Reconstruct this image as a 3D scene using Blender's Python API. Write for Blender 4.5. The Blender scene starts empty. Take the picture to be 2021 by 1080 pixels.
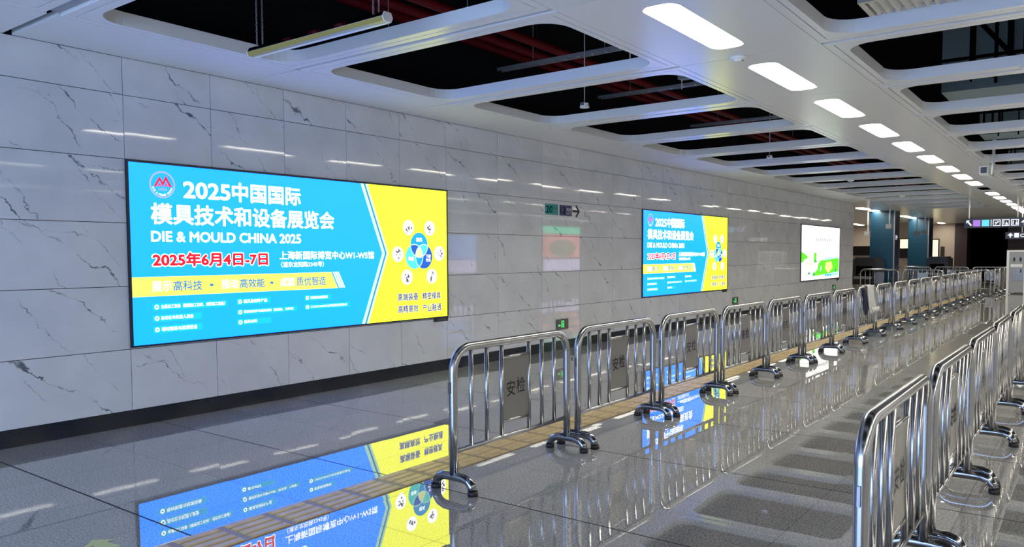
import bpy, bmesh, math, random
from mathutils import Vector, Matrix
random.seed(7)
PI = math.pi
SC = bpy.context.scene
COL = SC.collection

# ------------------------------------------------------------------ camera
FPX, CX, CY, WPX, HPX = 1533.4, 1010.5, 590.4, 2021, 1080
yaw, pitch, roll = math.radians(37.011), math.radians(-3.204), math.radians(-0.255)
fwd = Vector((-math.sin(yaw) * math.cos(pitch), math.cos(yaw) * math.cos(pitch), math.sin(pitch)))
ri = Vector((math.cos(yaw), math.sin(yaw), 0)); up = ri.cross(fwd)
r2 = ri * math.cos(roll) + up * math.sin(roll); u2 = up * math.cos(roll) - ri * math.sin(roll)
cd = bpy.data.cameras.new('camera')
cam = bpy.data.objects.new('camera', cd); COL.objects.link(cam)
cam.matrix_world = Matrix(((r2.x, u2.x, -fwd.x, 0), (r2.y, u2.y, -fwd.y, 0), (r2.z, u2.z, -fwd.z, 1.67), (0, 0, 0, 1)))
cd.sensor_fit = 'HORIZONTAL'; cd.sensor_width = 36
cd.lens = FPX / WPX * 36
cd.shift_x = -(CX - WPX / 2) / WPX
cd.shift_y = (CY - HPX / 2) / WPX
cd.clip_start = .05; cd.clip_end = 300
SC.camera = cam
# ------------------------------------------------------------------ world, exposure
w = bpy.data.worlds.new('world'); SC.world = w; w.use_nodes = True
w.node_tree.nodes['Background'].inputs[0].default_value = (.8, .85, 1, 1)
w.node_tree.nodes['Background'].inputs[1].default_value = .02
vs = SC.view_settings
vs.view_transform = 'Standard'; vs.look = 'None'; vs.exposure = 0.08; vs.gamma = 1.0; vs.use_curve_mapping = False
LAMP = 27.0           # radiance of the ceiling luminaires
COOL_FILL = 8.5           # radiance of the unseen glazing added behind the camera for cool light
SIGN = 1.0           # scale of the lightboxes' radiance
cy = SC.cycles
cy.use_denoising = True
cy.max_bounces = 9; cy.diffuse_bounces = 5; cy.glossy_bounces = 5
cy.sample_clamp_indirect = 8; cy.blur_glossy = .5

# ------------------------------------------------------------------ materials
def mat(name, col=(.5, .5, .5), rough=.5, metal=0., ior=1.5, emis=None, es=1., sampled=True, coat=0.):
    m = bpy.data.materials.new(name); m.use_nodes = True
    b = m.node_tree.nodes['Principled BSDF']
    b.inputs['Base Color'].default_value = (*col, 1)
    b.inputs['Roughness'].default_value = rough
    b.inputs['Metallic'].default_value = metal
    b.inputs['IOR'].default_value = ior
    b.inputs['Coat Weight'].default_value = coat
    if emis:
        b.inputs['Emission Color'].default_value = (*emis, 1)
        b.inputs['Emission Strength'].default_value = es
        if not sampled:
            m.cycles.emission_sampling = 'NONE'
    return m

class NT:
    def __init__(s, m): s.t = m.node_tree; s.b = s.t.nodes['Principled BSDF']
    def n(s, typ, **kw):
        x = s.t.nodes.new('ShaderNode' + typ)
        for k, v in kw.items(): setattr(x, k, v)
        return x
    def l(s, a, b): s.t.links.new(a, b)
    def math(s, op, a, b=None, c=None):
        x = s.n('Math', operation=op)
        for i, v in enumerate((a, b, c)):
            if v is None: continue
            if isinstance(v, (int, float)): x.inputs[i].default_value = v
            else: s.l(v, x.inputs[i])
        return x.outputs[0]
    def ramp(s, fac, stops):
        r = s.n('ValToRGB'); e = r.color_ramp.elements
        while len(e) < len(stops): e.new(.5)
        for i, (p, c) in enumerate(stops):
            e[i].position = p; e[i].color = (*c, 1) if len(c) == 3 else c
        s.l(fac, r.inputs[0]); return r.outputs[0]
    def mix(s, fac, a, b):
        x = s.n('Mix', data_type='RGBA')
        for i, v in ((0, fac), (6, a), (7, b)):
            if isinstance(v, (int, float)): x.inputs[i].default_value = v
            elif isinstance(v, tuple): x.inputs[i].default_value = (*v, 1)
            else: s.l(v, x.inputs[i])
        return x.outputs[2]

def make_marble():
    m = mat('marble_tile', (.6, .6, .62), .03, ior=1.42); t = NT(m)
    uv = t.n('UVMap'); uv.uv_map = 'UVMap'
    warp = t.n('TexNoise'); warp.inputs['Scale'].default_value = 3.0; warp.inputs['Detail'].default_value = 6; warp.inputs['Roughness'].default_value = .62
    t.l(uv.outputs[0], warp.inputs['Vector'])
    wv = t.n('VectorMath', operation='MULTIPLY_ADD'); t.l(warp.outputs['Color'], wv.inputs[0])
    wv.inputs[1].default_value = (.34, .34, 0); t.l(uv.outputs[0], wv.inputs[2])
    sx = t.n('SeparateXYZ'); t.l(wv.outputs[0], sx.inputs[0])
    def vein(ang, k, width, off, lo):
        ca, sa = math.cos(math.radians(ang)), math.sin(math.radians(ang))
        p = t.math('MULTIPLY_ADD', sx.outputs[0], sa * k, t.math('MULTIPLY_ADD', sx.outputs[1], ca * k, off))
        d = t.math('DIVIDE', t.math('ABSOLUTE', t.math('SUBTRACT', t.math('FRACT', p), .5)), k)
        n = t.n('TexNoise'); n.inputs['Scale'].default_value = 2.1; n.inputs['Detail'].default_value = 4
        mk = t.n('Mapping'); mk.inputs['Location'].default_value = (off * 9, off * 5, off); t.l(uv.outputs[0], mk.inputs['Vector']); t.l(mk.outputs[0], n.inputs['Vector'])
        mask = t.math('MINIMUM', t.math('MAXIMUM', t.math('MULTIPLY', t.math('SUBTRACT', n.outputs['Fac'], lo), 7.0), 0), 1)
        th = t.n('TexNoise'); th.inputs['Scale'].default_value = 7; th.inputs['Detail'].default_value = 3; t.l(mk.outputs[0], th.inputs['Vector'])
        wd = t.math('MULTIPLY', t.math('POWER', t.math('MULTIPLY', th.outputs['Fac'], 1.75), 4.0), width)
        v = t.math('MINIMUM', t.math('MAXIMUM', t.math('MULTIPLY', t.math('SUBTRACT', 1.0, t.math('DIVIDE', d, wd)), 1.5), 0), 1)
        return t.math('MULTIPLY', v, mask)
    v1 = vein(36, 1.45, .0105, .31, .45); v2 = vein(50, 1.9, .0070, 1.73, .47); v3 = vein(10, .9, .0060, 3.37, .50)
    vv = t.math('MINIMUM', t.math('ADD', t.math('ADD', v1, t.math('MULTIPLY', v2, .8)), t.math('MULTIPLY', v3, .7)), 1)
    mp = uv
    cl = t.n('TexNoise'); cl.inputs['Scale'].default_value = 1.6; cl.inputs['Detail'].default_value = 4
    t.l(mp.outputs[0], cl.inputs['Vector'])
    base = t.ramp(cl.outputs['Fac'], [(.3, (.58, .59, .61)), (.7, (.68, .69, .71))])
    c = t.mix(t.math('MULTIPLY', vv, .92), base, (.07, .08, .105))
    t.l(c, t.b.inputs['Base Color'])
    return m

def make_floor():
    m = mat('polished_granite', (.2, .2, .2), .006, ior=3.7); t = NT(m)
    tc = t.n('TexCoord'); sx = t.n('SeparateXYZ'); t.l(tc.outputs['Object'], sx.inputs[0])
    n1 = t.n('TexNoise'); n1.inputs['Scale'].default_value = 85; n1.inputs['Detail'].default_value = 2; t.l(tc.outputs['Object'], n1.inputs['Vector'])
    n2 = t.n('TexVoronoi'); n2.inputs['Scale'].default_value = 48; t.l(tc.outputs['Object'], n2.inputs['Vector'])
    base = t.ramp(n1.outputs['Fac'], [(.30, (.15, .148, .142)), (.5, (.30, .296, .28)), (.70, (.47, .465, .44))])
    base = t.mix(t.math('MULTIPLY', t.math('LESS_THAN', n2.outputs['Distance'], .16), .55), base, (.06, .06, .063))
    # per-tile tone
    px, py, x0, y0 = .8, .8, -3.06, 2.49
    fx = t.math('DIVIDE', t.math('SUBTRACT', sx.outputs[0], x0), px); fy = t.math('DIVIDE', t.math('SUBTRACT', sx.outputs[1], y0), py)
    cb = t.n('CombineXYZ'); t.l(t.math('FLOOR', fx), cb.inputs[0]); t.l(t.math('FLOOR', fy), cb.inputs[1])
    wn = t.n('TexWhiteNoise', noise_dimensions='2D'); t.l(cb.outputs[0], wn.inputs['Vector'])
    tone = t.math('MULTIPLY_ADD', wn.outputs['Value'], .16, .92)
    sc_ = t.n('VectorMath', operation='SCALE'); t.l(base, sc_.inputs[0]); t.l(tone, sc_.inputs['Scale'])
    def line(f, wdt):
        a = t.math('ABSOLUTE', t.math('SUBTRACT', t.math('FRACT', t.math('ADD', f, .5)), .5))
        return t.math('LESS_THAN', a, wdt)
    ln = t.math('MAXIMUM', line(fx, .0016), t.math('MAXIMUM', line(fy, .0022), line(t.math('MULTIPLY', fy, .5), .0042)))
    c = t.mix(t.math('MULTIPLY', ln, .95), sc_.outputs[0], (.02, .02, .02))
    t.l(c, t.b.inputs['Base Color'])
    t.l(t.math('MULTIPLY_ADD', ln, .5, .005), t.b.inputs['Roughness'])
    t.l(t.math('MULTIPLY_ADD', ln, -2.6, 3.7), t.b.inputs['IOR'])
    # each slab sits a hair out of level, so reflections break at the joints
    ge = t.n('NewGeometry'); dv = t.n('VectorMath', operation='SUBTRACT'); t.l(wn.outputs['Color'], dv.inputs[0]); dv.inputs[1].default_value = (.5, .5, .5)
    ds = t.n('VectorMath', operation='MULTIPLY'); t.l(dv.outputs[0], ds.inputs[0]); ds.inputs[1].default_value = (.0035, .0035, 0)
    ad = t.n('VectorMath', operation='ADD'); t.l(ge.outputs['Normal'], ad.inputs[0]); t.l(ds.outputs[0], ad.inputs[1])
    no = t.n('VectorMath', operation='NORMALIZE'); t.l(ad.outputs[0], no.inputs[0]); t.l(no.outputs[0], t.b.inputs['Normal'])
    return m

def make_tactile():
    m = mat('ochre_tactile', (.52, .33, .10), .38); t = NT(m)
    tc = t.n('TexCoord'); n = t.n('TexNoise'); n.inputs['Scale'].default_value = 9; n.inputs['Detail'].default_value = 5
    t.l(tc.outputs['Object'], n.inputs['Vector'])
    t.l(t.ramp(n.outputs['Fac'], [(.3, (.46, .33, .15)), (.7, (.62, .46, .21))]), t.b.inputs['Base Color'])
    return m

def make_brushed(name, col, rough):
    m = mat(name, col, rough, metal=1.0); t = NT(m)
    tc = t.n('TexCoord'); mp = t.n('Mapping'); mp.inputs['Scale'].default_value = (4, 4, 220)
    t.l(tc.outputs['Object'], mp.inputs['Vector'])
    n = t.n('TexNoise'); n.inputs['Scale'].default_value = 3; t.l(mp.outputs[0], n.inputs['Vector'])
    t.l(t.math('MULTIPLY_ADD', n.outputs['Fac'], .18, rough - .09), t.b.inputs['Roughness'])
    return m

M = dict(
    marble=make_marble(), floor=make_floor(), tactile=make_tactile(), tactile_base=mat('shaded_ochre_tile', (.27, .19, .085), .4),  # tactile base: darker ochre paints in the shade between the raised bars
    grout=mat('dark_grout', (.012, .013, .016), .8, ior=1.1),
    skirting=mat('black_granite_skirting', (.008, .010, .016), .12),
    alu=mat('white_coated_aluminium', (.78, .785, .78), .24, ior=1.6),
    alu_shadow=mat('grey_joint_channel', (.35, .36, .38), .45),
    black=mat('matt_black', (.004, .004, .005), .9, ior=1.02),
    steel=mat('polished_stainless_steel', (.42, .42, .425), .22, metal=1.0),
    foot=mat('chromed_steel', (.27, .27, .28), .10, metal=1.0),
    plate=make_brushed('brushed_steel_plate', (.27, .265, .255), .36),
    rubber=mat('black_rubber', (.012, .012, .013), .55),
    ink=mat('black_print', (.012, .012, .012), .6),
    frame=mat('black_lightbox_frame', (.012, .014, .02), .35),
    lamp=mat('luminaire_diffuser', (.9, .9, .9), .5, emis=(1, .94, .80), es=LAMP),
    cool_fill=mat('added_cool_glass', (.8, .8, .8), .5, emis=(.37, .57, 1.0), es=COOL_FILL),
    rim=mat('white_lamp_rim', (.8, .78, .74), .4),
    white_plastic=mat('white_plastic', (.78, .78, .76), .35),
    grey_plastic=mat('grey_plastic', (.30, .31, .32), .4),
    dark_plastic=mat('dark_plastic', (.02, .021, .025), .4),
    red=mat('red_painted_pipe', (.10, .003, .006), .5, ior=1.2),
    galv=mat('galvanised_steel', (.36, .37, .38), .4, metal=.6),
    duct=mat('dark_grey_duct', (.075, .085, .10), .6),
    teal_duct=mat('blue_grey_duct', (.13, .19, .22), .55),
    gold=mat('pale_gold_strip', (.40, .32, .07), .3),
    mirror=mat('mirror_polished_aluminium', (.80, .80, .82), .06, metal=1.0),
    beige=mat('beige_wall_panel', (.62, .51, .42), .45),
    maroon=mat('dark_maroon_panel', (.06, .035, .037), .5),
    shutter=mat('brown_roller_shutter', (.045, .018, .014), .5),
    blue=mat('petrol_blue_panel', (.006, .055, .105), .35),
    navy=mat('navy_panel', (.010, .020, .055), .3),
    brown=mat('dark_brown_board', (.035, .026, .030), .5),
    towel=mat('light_grey_cloth', (.50, .50, .50), .9),
    navy_cloth=mat('navy_cloth', (.010, .014, .05), .9),
    sticker=mat('pale_yellow_green_sticker', (.60, .62, .25), .5),
    teal_print=mat('teal_print', (.0, .27, .24), .45),
    navy_print=mat('navy_print', (.028, .030, .12), .5),
    white_print=mat('white_print', (.75, .76, .8), .5),
    dark_teal_print=mat('dark_teal_print', (.0, .012, .03), .5),
)
def em(name, c, k=1., sampled=False):
    return mat(name, (.02, .02, .02), .25, emis=c, es=k * SIGN, sampled=sampled)
EM = dict(
    blue=em('lit_blue_print', (.0, .56, 3.6), sampled=True),
    yellow=em('lit_yellow_print', (2.1, 2.2, .045), sampled=True),
    band=em('lit_pale_yellow_print', (1.8, 1.6, .17)),
    white=em('lit_white_print', (2.4, 2.4, 2.5)),
    red=em('lit_red_print', (1.3, .004, .03)),
    lilac=em('lit_lilac_print', (.55, .50, 1.4)),
    bluetext=em('lit_blue_lettering', (.008, .26, .75)),
    navytext=em('lit_navy_lettering', (.01, .035, .48)),
    cyanbox=em('lit_turquoise_print', (.0, .72, 1.35)),
    cyan=em('lit_cyan_print', (.0, .50, 1.0)),
    aqua=em('lit_aqua_print', (.10, 1.0, .95)),
    royal=em('lit_royal_blue_print', (.0, .12, .70)),
    paleyellow=em('lit_cream_print', (1.2, 1.25, .55)),
    stripe=em('lit_pale_stripe', (.75, 1.25, .95)),
    stripeblue=em('lit_blue_stripe', (.02, .34, .62)),
    grey=em('lit_grey_print', (.14, .13, .17)),
    posterwhite=em('lit_poster_white', (1.6, 1.6, 1.58), sampled=True),
    green=em('lit_green_print', (.14, 1.1, .02)),
    dgreen=em('lit_dark_green_print', (.03, .42, .16)),
    mint=em('lit_mint_print', (.65, 1.2, 1.15)),
    flower=em('lit_flower_print', (1.2, 1.0, .30)),
    palegrey=em('lit_pale_grey_print', (.62, .64, .68)),
    exitgreen=em('lit_exit_green', (.08, 1.0, .22)),
    exitdark=mat('exit_sign_face', (.10, .09, .075), .3),
    signwhite=em('lit_sign_white', (1.0, 1.0, 1.1)),
    purple=em('lit_purple_print', (.42, .18, .72)),
    teal=em('lit_teal_print', (.12, .72, .80)),
    window=em('lit_window_pane', (1.5, 1.35, .75)),
    posterred=em('lit_food_print', (2.4, .75, .6), 1.6),
    postergreen=em('lit_header_green', (.2, 2.4, 1.2), 1.6),
    posterlilac=em('lit_text_panel', (2.0, 1.7, 2.6), 1.6),
    posterblue=em('lit_deep_blue_print', (.45, .9, 2.4), 1.6),
)

# ------------------------------------------------------------------ mesh helpers
class MB:
    def __init__(s): s.v = []; s.f = []; s.m = []; s.mats = []; s.uv = {}
    def mi(s, m):
        if m not in s.mats: s.mats.append(m)
        return s.mats.index(m)
    def poly(s, pts, m):
        b = len(s.v); s.v += [tuple(p) for p in pts]; s.f.append(tuple(range(b, b + len(pts)))); s.m.append(s.mi(m)); return s
    def box(s, x0, x1, y0, y1, z0, z1, m):
        b = len(s.v)
        s.v += [(x, y, z) for x in (x0, x1) for y in (y0, y1) for z in (z0, z1)]
        for f in ((0, 1, 3, 2), (4, 6, 7, 5), (0, 4, 5, 1), (2, 3, 7, 6), (0, 2, 6, 4), (1, 5, 7, 3)):
            s.f.append(tuple(b + i for i in f)); s.m.append(s.mi(m))
        return s
    def rings(s, loops, m, close_first=False, close_last=False):
        """skin a list of equal-length closed loops"""
        b = len(s.v); n = len(loops[0])
        for lp in loops: s.v += [tuple(p) for p in lp]
        k = s.mi(m)
        for i in range(len(loops) - 1):
            for j in range(n):
                s.f.append((b + i * n + j, b + i * n + (j + 1) % n, b + (i + 1) * n + (j + 1) % n, b + (i + 1) * n + j)); s.m.append(k)
        if close_first: s.f.append(tuple(b + j for j in reversed(range(n)))); s.m.append(k)
        if close_last: s.f.append(tuple(b + (len(loops) - 1) * n + j for j in range(n))); s.m.append(k)
        return s
    def tube(s, path, r, m, n=12, caps=True):
        P = [Vector(p) for p in path]; loops = []
        t0 = (P[1] - P[0]).normalized()
        a = Vector((1, 0, 0)) if abs(t0.x) < .9 else Vector((0, 1, 0))
        nx = (a - t0 * a.dot(t0)).normalized()
        for i, p in enumerate(P):
            if i == 0: t = t0
            elif i == len(P) - 1: t = (P[i] - P[i - 1]).normalized()
            else: t = ((P[i] - P[i - 1]).normalized() + (P[i + 1] - P[i]).normalized()).normalized()
            nx = (nx - t * nx.dot(t)).normalized(); ny = t.cross(nx)
            rr = r[i] if isinstance(r, (list, tuple)) else r
            loops.append([p + (nx * math.cos(2 * PI * j / n) + ny * math.sin(2 * PI * j / n)) * rr for j in range(n)])
        return s.rings(loops, m, caps, caps)
    def cyl(s, c, r, h, m, n=24, r2=None):
        x, y, z = c; r2 = r if r2 is None else r2
        return s.rings([[(x + q * math.cos(2 * PI * j / n), y + q * math.sin(2 * PI * j / n), zz) for j in range(n)] for q, zz in ((r, z), (r2, z + h))], m, True, True)
    def build(s, name, parent=None, smooth=False, loc=(0, 0, 0), rot=(0, 0, 0), recalc=True):
        me = bpy.data.meshes.new(name)
        me.from_pydata(s.v, [], s.f)
        for m in s.mats: me.materials.append(m)
        me.polygons.foreach_set('material_index', s.m)
        if s.uv:
            ul = me.uv_layers.new(name='UVMap')
            for p in me.polygons:
                off = s.uv.get(p.index)
                for li in p.loop_indices:
                    co = me.vertices[me.loops[li].vertex_index].co
                    ul.data[li].uv = (co.y + off[0], co.z + off[1]) if off else (co.y, co.z)
        if recalc:
            bm = bmesh.new(); bm.from_mesh(me); bmesh.ops.recalc_face_normals(bm, faces=bm.faces); bm.to_mesh(me); bm.free()
        if smooth:
            me.polygons.foreach_set('use_smooth', [len(p.vertices) <= 4 for p in me.polygons])
        me.update()
        o = bpy.data.objects.new(name, me); COL.objects.link(o)
        o.location = loc; o.rotation_euler = rot
        if parent: o.parent = parent
        return o

def thing(name, label, cat, loc=(0, 0, 0), rz=0., group=None, kind=None):
    o = bpy.data.objects.new(name, None); COL.objects.link(o)
    o.empty_display_size = .1; o.location = loc; o.rotation_euler = (0, 0, rz)
    return tag(o, label, cat, group, kind)
def tag(o, label=None, cat=None, group=None, kind=None):
    if label: o['label'] = label
    if cat: o['category'] = cat
    if group: o['group'] = group
    if kind: o['kind'] = kind
    return o
def struct(o): o['kind'] = 'structure'; return o
def copy_tree(o, parent=None):
    c = o.copy(); COL.objects.link(c)
    if parent: c.parent = parent
    for ch in list(o.children): copy_tree(ch, c)
    return c
def retag(o, label, group=None):
    o['label'] = label
    if group: o['group'] = group
    return o
ORD = ['nearest', 'second', 'third', 'fourth', 'fifth', 'sixth', 'seventh', 'eighth', 'ninth', 'tenth', 'eleventh', 'twelfth', 'thirteenth', 'fourteenth',
       'fifteenth', 'sixteenth', 'seventeenth', 'eighteenth', 'nineteenth', 'twentieth', 'twenty-first', 'twenty-second', 'twenty-third', 'twenty-fourth']

def rrect(x0, x1, y0, y1, r, m=6):
    pts = []
    for cx_, cy_, a0 in ((x1 - r, y1 - r, 0), (x0 + r, y1 - r, 90), (x0 + r, y0 + r, 180), (x1 - r, y0 + r, 270)):
        for i in range(m + 1):
            a = math.radians(a0 + 90 * i / m); pts.append((cx_ + r * math.cos(a), cy_ + r * math.sin(a)))
    return pts
def rect_like(x0, x1, y0, y1, m=6):
    """sharp rectangle with the same vertex count as rrect; arc points slide along the two sides by a hair so no face collapses"""
    pts = []; e = .004
    for cx_, cy_, dx0, dy0, dx1, dy1 in ((x1, y1, 0, -1, -1, 0), (x0, y1, 1, 0, 0, -1), (x0, y0, 0, 1, 1, 0), (x1, y0, -1, 0, 0, 1)):
        for i in range(m + 1):
            k = i - m / 2
            d = e * abs(k)
            if k < 0: pts.append((cx_ + dx0 * d, cy_ + dy0 * d))
            else: pts.append((cx_ + dx1 * d, cy_ + dy1 * d))
    return pts

# ------------------------------------------------------------------ lettering
_tc = {}
def text2d(body, bold=0.):
    """flat text outline; bold overprints it in eight shifted copies"""
    k = (body, bold)
    if k in _tc: return _tc[k]
    cu = bpy.data.curves.new('lettering_source', 'FONT'); cu.body = body; cu.resolution_u = 3; cu.size = 1
    ob = bpy.data.objects.new('lettering_source', cu); COL.objects.link(ob)
    dg = bpy.context.evaluated_depsgraph_get(); dg.update()
    me = bpy.data.meshes.new_from_object(ob.evaluated_get(dg))
    V = [(v.co.x, v.co.y) for v in me.vertices]; F = [tuple(p.vertices) for p in me.polygons]
    bpy.data.objects.remove(ob); bpy.data.curves.remove(cu); bpy.data.meshes.remove(me)
    if bold:
        V0, F0, n = V, F, len(V)
        for i in range(8):
            dx, dy = bold * math.cos(i * PI / 4), bold * math.sin(i * PI / 4); o = len(V)
            V = V + [(x + dx, y + dy) for x, y in V0]; F = F + [tuple(j + o for j in f) for f in F0]
    _tc[k] = (V, F); return V, F
def lettering(mb, body, m, u0, u1, v0, v1, d, bold=0.):
    """print text stretched into the box u0..u1, v0..v1 on the plane x = d facing +X (u along +Y, v along +Z)"""
    V, F = text2d(body, bold)
    if not V: return mb
    xs = [p[0] for p in V]; ys = [p[1] for p in V]
    ax, bx, ay, by = min(xs), max(xs), min(ys), max(ys)
    sx = (u1 - u0) / max(bx - ax, 1e-6); sy = (v1 - v0) / max(by - ay, 1e-6)
    b = len(mb.v); k = mb.mi(m)
    mb.v += [(d, u0 + (x - ax) * sx, v0 + (y - ay) * sy) for x, y in V]
    for f in F: mb.f.append(tuple(b + i for i in f)); mb.m.append(k)
    return mb
def flat(mb, pts, m, d): return mb.poly([(d, u, v) for u, v in pts], m)
def disc(u, v, ru, rv=None, n=40): return [(u + ru * math.cos(2 * PI * i / n), v + (rv or ru) * math.sin(2 * PI * i / n)) for i in range(n)]
def ring(mb, u, v, r0, r1, m, d, n=48):
    for i in range(n):
        a, b = 2 * PI * i / n, 2 * PI * (i + 1) / n
        flat(mb, [(u + r * math.cos(t), v + r * math.sin(t)) for r, t in ((r0, a), (r1, a), (r1, b), (r0, b))], m, d)
    return mb
def clip(poly, other):
    out = poly
    n = len(other)
    for i in range(n):
        a, b = other[i], other[(i + 1) % n]; inp = out; out = []
        side = lambda p: (b[0] - a[0]) * (p[1] - a[1]) - (b[1] - a[1]) * (p[0] - a[0])
        for j in range(len(inp)):
            p, q = inp[j], inp[(j + 1) % len(inp)]; sp, sq = side(p), side(q)
            if sp >= 0: out.append(p)
            if sp * sq < 0:
                t = sp / (sp - sq); out.append((p[0] + (q[0] - p[0]) * t, p[1] + (q[1] - p[1]) * t))
    return out

# ================================================================== SETTING
WX = -7.587           # face of the tiled wall
ZC = 3.60             # ceiling
S0, PITCH = 2.86, 2.33
# ---- floor
fl = MB(); fl.box(-22, 9.4, -5.3, 64, -.12, 0, M['floor']); struct(fl.build('floor'))
# ---- left wall: thin slabs over a dark backing
rows = [.158, .765, 1.385, 2.005, 2.625, 3.24, 3.60]
ys = []
y = 3.82
while y > -5: ys.append(y); y -= 1.22
ys = sorted(ys); ys[0] = -5.0
for a, b, n in ((3.82, 8.485, 5), (8.485, 14.565, 5), (14.565, 19.19, 5), (19.19, 25.33, 5), (25.33, 29.97, 5), (29.97, 32.0, 2)):
    ys += [a + (b - a) * i / n for i in range(1, n + 1)]
wl = MB()
wl.box(WX - .34, WX - .012, -5, 32, 0, 5.9, M['grout'])
rg = random.Random(3)
for i in range(len(ys) - 1):
    for j in range(len(rows) - 1):
        y0, y1, z0, z1 = ys[i] + .003, ys[i + 1] - .003, rows[j] + .003, rows[j + 1] - .003
        t1, t2 = rg.uniform(-.0012, .0012), rg.uniform(-.0008, .0008)
        fc = [(WX - t1 - t2, y0, z0), (WX + t1 - t2, y1, z0), (WX + t1 + t2, y1, z1), (WX - t1 + t2, y0, z1)]
        bk = [(WX - .013, p[1], p[2]) for p in fc]
        nb = len(wl.f)
        off = (rg.uniform(0, 40), rg.uniform(0, 40))
        wl.rings([bk, fc], M['marble']); wl.poly(fc, M['marble'])
        for q in range(nb, len(wl.f)): wl.uv[q] = off
struct(wl.build('wall_left'))
sk = MB(); sk.box(WX - .012, WX + .006, -5, 32, 0, .158, M['skirting']); struct(sk.build('baseboard_left'))
# ---- right wall, rear wall and far walls
wr = MB(); wr.box(9.2, 9.5, -5.3, 64, 0, 5.9, M['marble'])
for q in range(6): wr.uv[q] = (3, 5)
struct(wr.build('wall_right'))
wb = MB(); YB = -5.0; GX = 1.3
wb.box(WX - .3, 9.5, YB - .3, YB, 3.3, 5.9, M['beige']); wb.box(WX - .3, 9.5, YB - .3, YB, 0, .25, M['beige'])
wb.box(WX - .3, -6.9, YB - .3, YB, .25, 3.3, M['beige']); wb.box(GX, 9.5, YB - .3, YB, .25, 3.3, M['beige'])
struct(wb.build('wall_back'))
wn = MB()  # unseen glowing glazing, added to cast cool light from behind the camera
for i in range(6): x = -6.9 + i * (GX + 6.9) / 5; wn.box(x - .04, x + .04, YB - .1, YB - .02, .25, 3.3, M['galv'])
wn.box(-6.9, GX, YB - .1, YB - .02, 2.2, 2.28, M['galv'])
wn = struct(wn.build('added_glazing'))
g = MB(); g.poly([(-6.9, YB - .06, .25), (GX, YB - .06, .25), (GX, YB - .06, 3.3), (-6.9, YB - .06, 3.3)], M['cool_fill']); g.build('added_glazing_pane', wn, recalc=False)
wf = MB()
wf.box(-22, 9.5, 62, 62.3, 0, 5.9, M['black'])
struct(wf.build('wall_front'))
YF = 57.0
wp = MB(); wp.box(-9.1, -7.39, YF, YF + .3, 0, 3.6, M['beige']); wp.box(-7.39, -6.70, YF, YF + 2, 0, 3.6, M['maroon']); wp.box(-4.5, 2.5, YF, YF + .3, 0, 2.66, M['shutter'])
wp.box(-4.5, 9.2, YF, YF + .3, 2.66, 3.6, M['maroon']); wp.box(2.5, 9.2, YF, YF + .3, 0, 2.66, M['maroon'])
for i in range(16): wp.box(-4.5, 2.5, YF - .015, YF, .2 + i * .15, .21 + i * .15, M['black'])
struct(wp.build('wall_far'))
wq = MB(); wq.box(-22, -9.1, 57.2, 57.5, 0, 3.6, M['beige']); wq.box(-22.3, -22, 32, 62, 0, 3.6, M['beige']); wq.box(-22, WX - .34, 31.7, 32, 0, 3.6, M['beige'])
struct(wq.build('wall_recess'))

# ---- ceiling
ceil = bpy.data.objects.new('ceiling', None); COL.objects.link(ceil); struct(ceil)
def frame_mesh(width):
    mb = MB(); L = PITCH - .07; g = .011; a = M['alu']
    X0, X1, Y0, Y1 = 0, width, .035, .035 + L
    o1 = rect_like(X0, X1, Y0, Y1); q = .075
    g1 = rect_like(X0 + q, X1 - q, Y0 + q, Y1 - q); g2 = rect_like(X0 + q + g, X1 - q - g, Y0 + q + g, Y1 - q - g)
    inn = rrect(X0 + .145, X1 - .145, Y0 + .165, Y1 - .165, .26)
    at = lambda lp, z: [(x, y_, z) for x, y_ in lp]
    mb.rings([at(o1, .09), at(o1, 0), at(g1, 0), at(g1, .014)], a)
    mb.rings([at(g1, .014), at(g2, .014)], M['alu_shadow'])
    mb.rings([at(g2, .014), at(g2, 0), at(inn, 0), at(inn, .115)], a)
    mb.rings([at(inn, .115), at(o1, .115)], M['black'])
    return mb
def strip_mesh(width, hole):
    mb = MB(); a = M['alu']; Y0, Y1 = .006, PITCH - .006
    at = lambda lp, z: [(x, y_, z) for x, y_ in lp]
    if hole:
        o1 = rect_like(.006, width - .006, Y0, Y1)
        cxm = .69; cym = PITCH / 2
        inn = rrect(cxm - .155, cxm + .155, cym - .775, cym + .775, .11)
        mb.rings([at(o1, .05), at(o1, 0), at(inn, 0), at(inn, .034)], a)
    else:
        o1 = rect_like(.004, width - .006, Y0 + .004, Y1 - .004)
        mb.rings([at(o1, .05), at(o1, 0)], a, False, True)
    return mb
FRAMES = [(-6.70, 3.21), (-2.09, 3.80), (3.11, 3.80)]
STRIPS = [(-3.49, 1.40), (1.71, 1.40), (6.91, 1.40)]
SEAMS = [S0 + PITCH * k for k in range(-3, 15)]
def place(src, x, y_):
    c = src.copy(); COL.objects.link(c); c.location = (x, y_ - (.055 if y_ < 2.8 else 0), ZC); c.parent = ceil; return c
protoF = {}
for x, wd in FRAMES:
    if wd not in protoF:
        protoF[wd] = frame_mesh(wd).build('ceiling_frame', ceil, recalc=False); protoF[wd].location = (x, SEAMS[0], ZC); first = True
    else: first = False
    for i, s in enumerate(SEAMS):
        if first and i == 0: continue
        place(protoF[wd], x, s)
sp = strip_mesh(1.40, True).build('ceiling_strip', ceil, recalc=False); sp.location = (STRIPS[0][0], SEAMS[0], ZC)
for x, wd in STRIPS:
    for i, s in enumerate(SEAMS):
        if x == STRIPS[0][0] and i == 0: continue
        place(sp, x, s)
e1 = strip_mesh(.887, False).build('ceiling_edge_panel', ceil, recalc=False); e1.location = (WX, SEAMS[0], ZC)
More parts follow.
